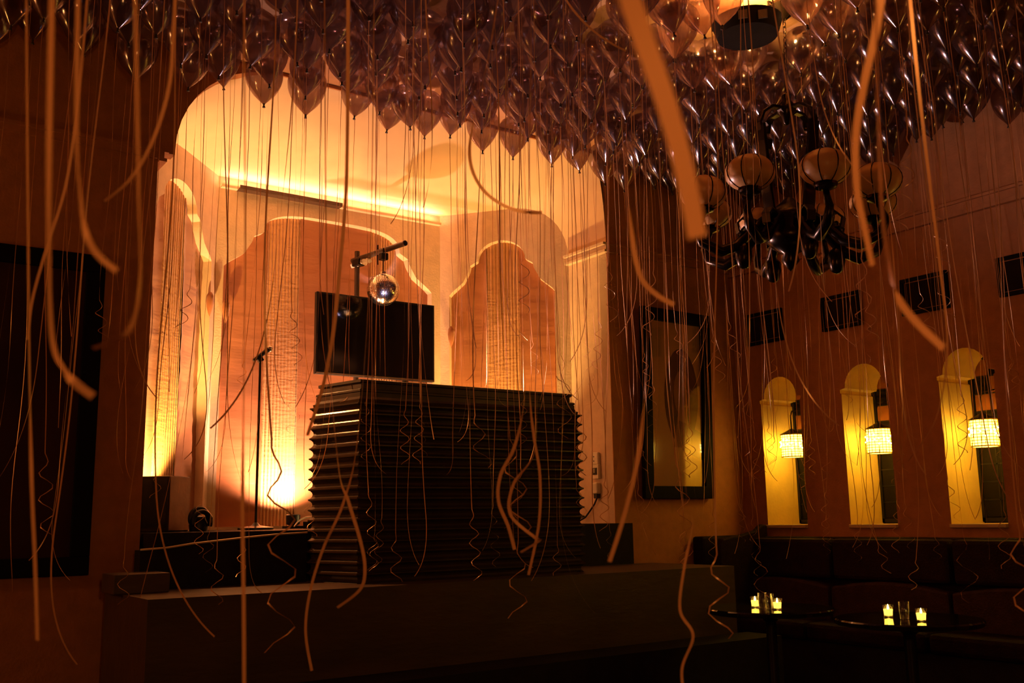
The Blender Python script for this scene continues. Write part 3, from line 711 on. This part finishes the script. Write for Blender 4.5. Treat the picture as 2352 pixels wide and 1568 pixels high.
for (px, py, lab) in ((1752, 1396, 'clear tumbler beside the left candle on the far table'), (1768, 1398, 'clear tumbler beside the right candle on the far table'), (2078, 1421, 'clear tumbler between the candles near the right edge')):
    p = on(px, py, 2, 0.722)
    if g_first is None:
        g_first = t = thing('tumbler', lab, 'glass', (0, 0, 0), 'empty glasses on the tables')
        make('glass_wall', MB().lathe([(0.001, 0.0), (0.022, 0.0), (0.027, 0.085), (0.0255, 0.085), (0.021, 0.008)], n=20, caps=False), 'clear_glass', t, True)
        make('glass_foot', MB().lathe([(0.001, 0.001), (0.0205, 0.001), (0.021, 0.008), (0.001, 0.009)], n=20, caps=False), 'clear_glass', t, True)
    else: t = dup(g_first)
    t['label'] = lab; t.location = p

# ================================================================== CHANDELIER
cc = Vector(on(1812, 455, 2, 3.02)); CHX, CHY = cc.x, cc.y
ch = thing('chandelier', 'dark bronze scrolled chandelier with unlit amber globe shades hanging over the room', 'chandelier', (0, 0, 0))
ZG = 0.0   # local: globe equator height
def CS(t): return t
make('ceiling_rose', MB().lathe([(0.09, 1.19), (0.10, 1.17), (0.05, 1.13), (0.015, 1.10)], n=20), 'bronze', ch, 'auto')
lk = MB()
z = 1.12; i = 0
while z > 0.62:
    m_ = [(0.010*cos(a)*(1 if i % 2 else 0), 0.010*cos(a)*(0 if i % 2 else 1), z-0.018+0.021*sin(a)) for a in [2*pi*k/10 for k in range(11)]]
    lk.tube(m_, 0.003, 4, False); z -= 0.033; i += 1
make('chain', lk, 'bronze', ch, True)
make('crown', MB().lathe([(0.008, 0.64), (0.03, 0.62), (0.022, 0.59), (0.05, 0.56), (0.055, 0.52), (0.03, 0.49), (0.02, 0.45), (0.001, 0.44)], n=18, caps=False), 'bronze', ch, True)
for k in range(4):
    a = math.atan2(-CHY, -CHX)+pi/4+pi/2*k; ca, sa = cos(a), sin(a); pth = []
    for (rr, zz) in ((0.02, 0.50), (0.06, 0.535), (0.12, 0.53), (0.185, 0.48), (0.215, 0.41), (0.20, 0.345), (0.155, 0.355), (0.145, 0.40), (0.17, 0.425)): pth.append((rr*ca, rr*sa, zz))
    make('scroll_bracket', MB().band(pth, (-sa, ca, 0), 0.040, 0.018), 'bronze', ch, bevel=0.004)
    pth = [(0.205*ca, 0.205*sa, 0.40), (0.195*ca, 0.195*sa, 0.30), (0.175*ca, 0.175*sa, 0.15), (0.16*ca, 0.16*sa, 0.0), (0.14*ca, 0.14*sa, -0.12)]
    make('strap', MB().band(pth, (-sa, ca, 0), 0.072, 0.022), 'bronze', ch, bevel=0.004)
make('hub', MB().lathe([(0.02, 0.0), (0.06, -0.04), (0.14, -0.10), (0.16, -0.14), (0.12, -0.19), (0.16, -0.23), (0.10, -0.29), (0.04, -0.33), (0.05, -0.37), (0.02, -0.41), (0.001, -0.43)], n=24, caps=False), 'bronze', ch, True)
NARM = 8; RA = 0.50; A0 = math.atan2(-CHY, -CHX)
def globe(root, x, y, z0):
    gm = MB(); prof = []
    nseg = 40; rings = 12; vsx = []
    for j in range(rings+1):
        th = radians(28)+(pi-radians(56))*j/rings
        for i in range(nseg):
            a = 2*pi*i/nseg; lob = 1+0.035*abs(cos(a*4))-0.03
            r_ = 0.132*sin(th)*lob; vsx.append((x+r_*cos(a), y+r_*sin(a), z0-0.098*cos(th)))
    fsx = [(j*nseg+i, j*nseg+(i+1) % nseg, (j+1)*nseg+(i+1) % nseg, (j+1)*nseg+i) for j in range(rings) for i in range(nseg)]
    gm.add(vsx, fsx); g = make('globe_shade', gm, 'shade_glass', root, True)
    for k in range(8):
        a = 2*pi*k/8+pi/8; pth = []
        for j in range(9):
            th = radians(28)+(pi-radians(56))*j/8; r_ = 0.130*sin(th)
            pth.append((x+r_*cos(a), y+r_*sin(a), z0-0.098*cos(th)))
        make('shade_rib', MB().tube(pth, 0.0035, 5), 'bronze', g)
    return g
for k in range(NARM):
    a = 2*pi*k/NARM+A0+pi/8; ca, sa = cos(a), sin(a)
    pth = [(0.14, -0.14), (0.22, -0.20), (0.31, -0.30), (0.40, -0.335), (0.51, -0.29), (0.54, -0.22), (0.515, -0.165), (RA, -0.12)]
    arm = make('arm', MB().tube([(r_*ca, r_*sa, zz) for r_, zz in pth], [0.034, 0.03, 0.032, 0.034, 0.028, 0.022, 0.018, 0.016], 10), 'bronze', ch, True)
    pth = [(0.20, -0.15), (0.27, -0.13), (0.31, -0.17), (0.30, -0.22), (0.26, -0.22), (0.255, -0.19)]
    make('leaf_scroll', MB().band([(r_*ca, r_*sa, zz) for r_, zz in pth], (-sa, ca, 0), 0.05, 0.012), 'bronze', ch, bevel=0.003)
    make('drip_cup', MB().lathe([(0.015, -0.125), (0.055, -0.11), (0.06, -0.10), (0.03, -0.095), (0.03, -0.075)], (RA*ca, RA*sa, 0), 16), 'bronze', arm, 'auto')
    globe(ch, RA*ca, RA*sa, 0.0)
    if k % 2 == 0:
        make('pendant_drop', MB().lathe([(0.004, -0.26), (0.02, -0.28), (0.045, -0.31), (0.048, -0.36), (0.035, -0.41), (0.02, -0.425), (0.001, -0.43)], (0.27*ca, 0.27*sa, 0.0), 12), 'bronze', ch, 'auto')
ch.location = (CHX, CHY, 3.02); ch.rotation_euler = (radians(1.0), radians(2.2), 0)

# uplight drum near the ceiling
ud = on(1716, 62, 2, 4.0); U = Vector((ud.x, ud.y, 3.92))
du = thing('ceiling_uplight', 'dark drum fixture under the ceiling shining yellow light up between the balloons', 'lamp', tuple(U))
make('drum', MB().lathe([(0.001, 0.02), (0.17, 0.02), (0.20, 0.11), (0.192, 0.11), (0.16, 0.03), (0.001, 0.03)], tuple(U), 32, False), 'stage_black', du, 'auto')
make('drum_bulb', MB().sphere(U+Vector((0, 0, 0.07)), 0.035, 14, 8), 'flame', du, True)
for dx in (-0.07, 0.04): 
    dd_ = Vector((-cos(YAW)*-1, sin(YAW)*-1, 0)); make('vent_plate', MB().box(U+R0*dx-Vector((FW.x, FW.y, 0)).normalized()*0.197+Vector((0, 0, 0.055)), (0.05, 0.01, 0.05), rz=-YAW-0.26), 'platform_wood', du)
make('hanger', MB().tube([U+Vector((0.2, 0, 0.1)), U+Vector((0.2, 0, ZC-U.z))], 0.008, 6).tube([U+Vector((-0.1, 0.17, 0.1)), U+Vector((-0.1, 0.17, ZC-U.z))], 0.008, 6), 'dark_metal', du)
l = add_light('POINT', 'drum_glow', (0, 0, 0), 26, YELLOW, shadow_soft_size=0.05); l.parent = du; l.location = (0, 0, 0.135)

# ================================================================== BALLOONS
bprof = [(0.004, 0.0), (0.010, 0.006), (0.028, 0.027), (0.051, 0.053), (0.074, 0.082), (0.094, 0.115), (0.109, 0.150), (0.118, 0.185), (0.1205, 0.215), (0.116, 0.248), (0.102, 0.276), (0.078, 0.297), (0.045, 0.309), (0.0005, 0.314)]
proto_body = make('body', MB().lathe(bprof, n=22, caps=False), 'balloon_pearl', None, True)
proto_knot = make('knot', MB().lathe([(0.001, -0.020), (0.010, -0.020), (0.007, -0.012), (0.004, -0.006), (0.007, 0.0), (0.005, 0.006)], n=8, caps=False), 'knot_rubber', None, True)
body_me, knot_me = proto_body.data, proto_knot.data
bpy.data.objects.remove(proto_body); bpy.data.objects.remove(proto_knot)
def ribbon_mesh(path, width, twist0, twist, name='ribbon', edge=0.0):
    pts = [Vector(p) for p in path]; n = len(pts); v = []; f = []
    for i, p in enumerate(pts):
        t = (pts[min(i+1, n-1)]-pts[max(i-1, 0)]).normalized()
        a = twist0+twist*i/(n-1)
        if edge:                                  # turned on edge higher up, opening towards its end
            q_ = min(1, max(0, (i/(n-1)-(edge-2))/0.12)); a = twist0+0.25*q_+(1-q_)*(1.50+0.10*sin(i*0.35))
        h = Vector((cos(a), sin(a), 0)); wv = (h-t*h.dot(t)).normalized()
        if wv.length < 0.1: wv = Vector((1, 0, 0))
        wd = width*0.5
        v.append(tuple(p-wv*wd)); v.append(tuple(p+wv*wd))
        if i: f.append((2*i-2, 2*i-1, 2*i+1, 2*i))
    me = bpy.data.meshes.new(name); me.from_pydata(v, [], f); me.update()
    me.polygons.foreach_set('use_smooth', [True]*len(f)); me.materials.append(MATS['ribbon_foil'])
    return me
RIB = []
for k in range(48):
    r = random.Random(100+k); Ln = r.uniform(1.75, 3.1); n = 130; pth = []
    dr = (r.uniform(-.10, .10), r.uniform(-.10, .10)); ph = [r.uniform(0, 6.28) for _ in range(4)]
    curl = r.random() < 0.30; amp = r.uniform(0.004, 0.020); kw = r.uniform(1.2, 2.6); cl = r.uniform(0.25, 0.6)
    for i in range(n+1):
        t = i/n; s = t*Ln; g = t*t
        x = dr[0]*g+amp*g*sin(kw*s*2+ph[0])*1.6+0.003*sin(7*s+ph[1]); y = dr[1]*g+amp*g*sin(kw*s*1.7+ph[2])*1.6+0.003*sin(6*s+ph[3]); zz = -s
        if s > Ln-cl:
            q_ = (s-(Ln-cl))/cl
            if curl:
                rr = 0.024*min(1, q_*3); aa = q_*cl*42; x += rr*cos(aa); y += rr*sin(aa)
                zz = -(Ln-cl)-q_*cl*0.6
            else:
                x += 0.10*q_*q_*cos(ph[0]); y += 0.10*q_*q_*sin(ph[0]); zz += 0.12*q_*q_
        pth.append((x, y, zz-0.012))
    RIB.append(ribbon_mesh(pth, 0.0038, ph[0], r.uniform(-9, 9)))
GROUP = 'pearl balloons under the ceiling'
LAB = 'pearly translucent balloon floating under the ceiling with a long thin ribbon'
def balloon(p, sc_, tilt_, rz, label, ribbon_me, group=GROUP, rib_rot=0.0, rib_world=False):
    t = bpy.data.objects.new('balloon', None); COL.objects.link(t); t.location = p; t.empty_display_size = 0.05
    t['label'] = label; t['category'] = 'balloon'; t['group'] = group
    b = bpy.data.objects.new('body', body_me); COL.objects.link(b); b.parent = t; b.scale = (sc_, sc_, sc_)
    b.rotation_euler = (tilt_[0], tilt_[1], rz)
    k = bpy.data.objects.new('knot', knot_me); COL.objects.link(k); k.parent = t; k.rotation_euler = (tilt_[0], tilt_[1], rz)
    if ribbon_me:
        r = bpy.data.objects.new('ribbon', ribbon_me); COL.objects.link(r); r.parent = t; r.rotation_euler = (0, 0, rib_rot)
    return t
rb = random.Random(21); spots = []
sp_ = 0.268; row = 0; y = -0.6
while y < 5.86:
    x = -0.4+(sp_/2 if row % 2 else 0)
    while x < 6.46:
        spots.append((x+rb.uniform(-.05, .05), y+rb.uniform(-.05, .05))); x += sp_
    y += sp_*0.866; row += 1
vis, near = [], []
for (x, y) in spots:
    if hypot(x-CHX, y-CHY) < 0.13 or hypot(x-U.x, y-U.y) < 0.27: continue
    z0 = 3.885-rb.uniform(0.0, 0.10)
    if y > 5.8: continue
    q1 = proj((x, y, z0-0.02)); q2 = proj((x, y, z0+0.30))
    if q1 and -60 < q1[0] < 2412 and q1[1] > -25: vis.append((x, y, z0))
    else:
        # balloon above the frame whose ribbon hangs into it
        qa = proj((x, y, 2.2))
        if qa and 0 < qa[0] < 2352 and hypot(x, y) > 1.6: near.append((x, y, z0))
rowof = {}
for b_ in vis: rowof.setdefault(round((b_[1]+0.6)/(sp_*0.866)), []).append(b_)
ORD = 'first second third fourth fifth sixth seventh eighth ninth tenth eleventh twelfth thirteenth fourteenth fifteenth sixteenth seventeenth eighteenth nineteenth twentieth'.split()
ORD += ['twenty-'+o_ for o_ in ORD[:9]]+['thirtieth']
LABEL = {}
for ri, key in enumerate(sorted(rowof, reverse=True)):
    for ci, b_ in enumerate(sorted(rowof[key])):
        LABEL[b_] = 'pearly translucent balloon, %s from the left in the %s row out from the stage' % (ORD[ci], ORD[ri])
rb.shuffle(near)
N_NEAR = max(0, min(len(near), 285-len(vis)))
print('BALLOONS', len(vis), 'near', len(near), N_NEAR)
for i, (x, y, z0) in enumerate(vis[:288]+near[:N_NEAR]):
    s = rb.uniform(0.90, 1.06)
    if i >= len(vis): lab, grp = 'pearly balloon above the top edge of the view, only its ribbon hanging in', 'balloons above the view'
    else: lab, grp = LABEL[(x, y, z0)], GROUP
    # the stage light ribbons stay clear of the hanging chandelier
    me = RIB[rb.randrange(len(RIB))]
    balloon((x, y, z0+(1-s)*0.3), s, (rb.uniform(-.14, .14), rb.uniform(-.14, .14)), rb.uniform(0, 6.28), lab, me, grp, rb.uniform(0, 6.28))

# ribbons that hang close to the lens (their balloons float overhead, outside the view)
def smooth_path(p, sub=8):
    out = []; n = len(p)
    for i in range(n-1):
        a, b, c, d = p[max(i-1, 0)], p[i], p[i+1], p[min(i+2, n-1)]
        for k in range(sub):
            t = k/sub; out.append(0.5*((2*b)+(c-a)*t+(2*a-5*b+4*c-d)*t*t+(3*b-a-3*c+d)*t**3))
    out.append(p[-1]); return out
FG = [
 ('balloon with a broad blurred golden ribbon crossing the upper right close to the lens', 0.30, 0.0065, [(1425,-80),(1468,60),(1528,230),(1572,390),(1602,545)], 0.6, 0.3),
 ('balloon with a blurred orange ribbon bowing past the right side of the chandelier', 0.55, 0.0043, [(2032,-60),(2012,70),(1985,190),(1966,310),(1968,430),(1985,520),(2004,610)], 0.5, 0.6),
 ('balloon with a dark ribbon end curling like a hook before the vault', 1.10, 0.0040, [(1150,-40),(1120,140),(1085,290),(1080,370),(1105,430),(1150,468),(1200,486),(1245,488)], 2.35, 1.2),
 ('balloon with a soft ribbon bending left over the dark left wall', 0.75, 0.0027, [(405,-60),(398,80),(388,200),(352,320),(300,410),(240,462)], 0.6, 0.8),
 ('balloon with a long orange ribbon swaying down the far left side', 1.0, 0.0028, [(205,-60),(190,120),(176,260),(150,430),(104,580),(74,690),(64,780)], 0.5, 1.0),
 ('balloon with a blurred kinked ribbon before the black frame on the left', 0.45, 0.0030, [(180,-60),(176,300),(184,440),(196,530),(222,582),(268,622)], 2.60, 1.6),
 ('balloon with a blurred ribbon end sticking out right of the left black frame', 0.45, 0.0027, [(310,-60),(318,420),(322,640),(300,752),(255,784),(214,800)], 2.60, 2.5),
 ('balloon with a short blurred ribbon end low on the left', 0.42, 0.0037, [(120,-60),(112,420),(118,760),(150,852),(180,885),(214,910)], 2.66, 2.2),
 ('balloon with a ribbon bending right across the top of the portrait', 0.70, 0.0036, [(1430,-60),(1436,300),(1446,490),(1466,620),(1500,670),(1548,700)], 2.45, 0.9),
 ('balloon with a blurred ribbon slanting between the small prints on the right', 0.50, 0.0042, [(2010,-60),(2022,420),(2044,620),(2066,690),(2110,745),(2168,800)], 2.55, 1.4),
 ('balloon with a straight orange ribbon falling through the lower left foreground', 0.80, 0.0029, [(560,-60),(563,500),(560,900),(557,1150),(560,1400),(561,1640)], 2.55, 0.9),
 ('balloon with a faint ribbon falling through the lower left corner', 0.75, 0.0027, [(60,-60),(66,700),(72,1080),(80,1280),(86,1470)], 2.50, 1.0),
 ('balloon with a thick bright ribbon looping before the booth front', 1.2, 0.0042, [(1222,-60),(1214,500),(1206,860),(1200,950),(1180,1030),(1150,1090),(1145,1150),(1168,1210),(1182,1262)], 2.42, 1.8),
 ('balloon with a bright ribbon bowing right before the booth front', 1.3, 0.0037, [(1196,-60),(1206,500),(1216,880),(1226,1000),(1240,1090),(1238,1200),(1214,1320)], 2.42, 1.4),
 ('balloon with a ribbon ending in a tangled bright loop before the booth', 1.25, 0.0040, [(1262,-60),(1250,600),(1234,900),(1226,1040),(1180,1110),(1172,1180),(1226,1232),(1240,1240),(1196,1268)], 2.42, 2.0),
 ('balloon with a blurred ribbon leaning across the lower right wall', 0.8, 0.0037, [(1500,-60),(1490,700),(1472,1000),(1440,1160),(1400,1290)], 2.50, 1.1),
 ('balloon with a ribbon ending in a curl left of the booth foot', 1.2, 0.0040, [(745,-60),(752,700),(776,1060),(800,1150),(826,1235),(838,1300),(828,1352),(775,1395)], 2.40, 1.5),
 ('balloon with a ribbon crossing the left face of the booth', 1.3, 0.0036, [(860,-60),(850,600),(822,1000),(790,1150),(742,1260),(712,1360),(702,1450),(716,1540)], 2.40, 1.2),
 ('balloon with a heavy dark ribbon falling across the television', 1.1, 0.0040, [(800,-60),(796,400),(778,640),(766,760),(752,840),(738,900),(706,1000)], 0.2, 0.6),
 ('balloon with a ribbon falling beside the right lamp niche', 1.1, 0.0037, [(2085,-60),(2110,200),(2138,440),(2160,620),(2176,800),(2150,960),(2085,1060)], 0.4, 1.2),
 ('balloon with a curling ribbon falling in the lower right foreground', 1.0, 0.0030, [(1560,-60),(1566,700),(1574,1100),(1590,1200),(1572,1300),(1562,1400),(1592,1460),(1566,1540),(1580,1640)], 2.40, 4.0),
]
for lab, dist, wd, px, tw0, tw in FG:
    pts = smooth_path([at(x, y, dist*(1+0.04*i/len(px))) for i, (x, y) in enumerate(px)], 9)
    top = pts[0]; z0 = 3.86
    up_ = [Vector((top.x, top.y, top.z+(z0-top.z)*k/8)) for k in range(8, 0, -1)]
    allp = up_+pts; base = Vector((top.x, top.y, z0))
    a0 = math.atan2(RT.y, RT.x)
    me = ribbon_mesh([p-base for p in allp], wd, a0-(0 if tw0 > 1.5 else tw*0.5), tw*1.4, 'ribbon', tw0 if tw0 > 1.5 else 0.0)
    balloon(base, 1.0, (0, 0), 0, lab, me, 'balloons overhead with ribbons close to the lens')
for o in bpy.data.objects:
    if '_w' in o: del o['_w']
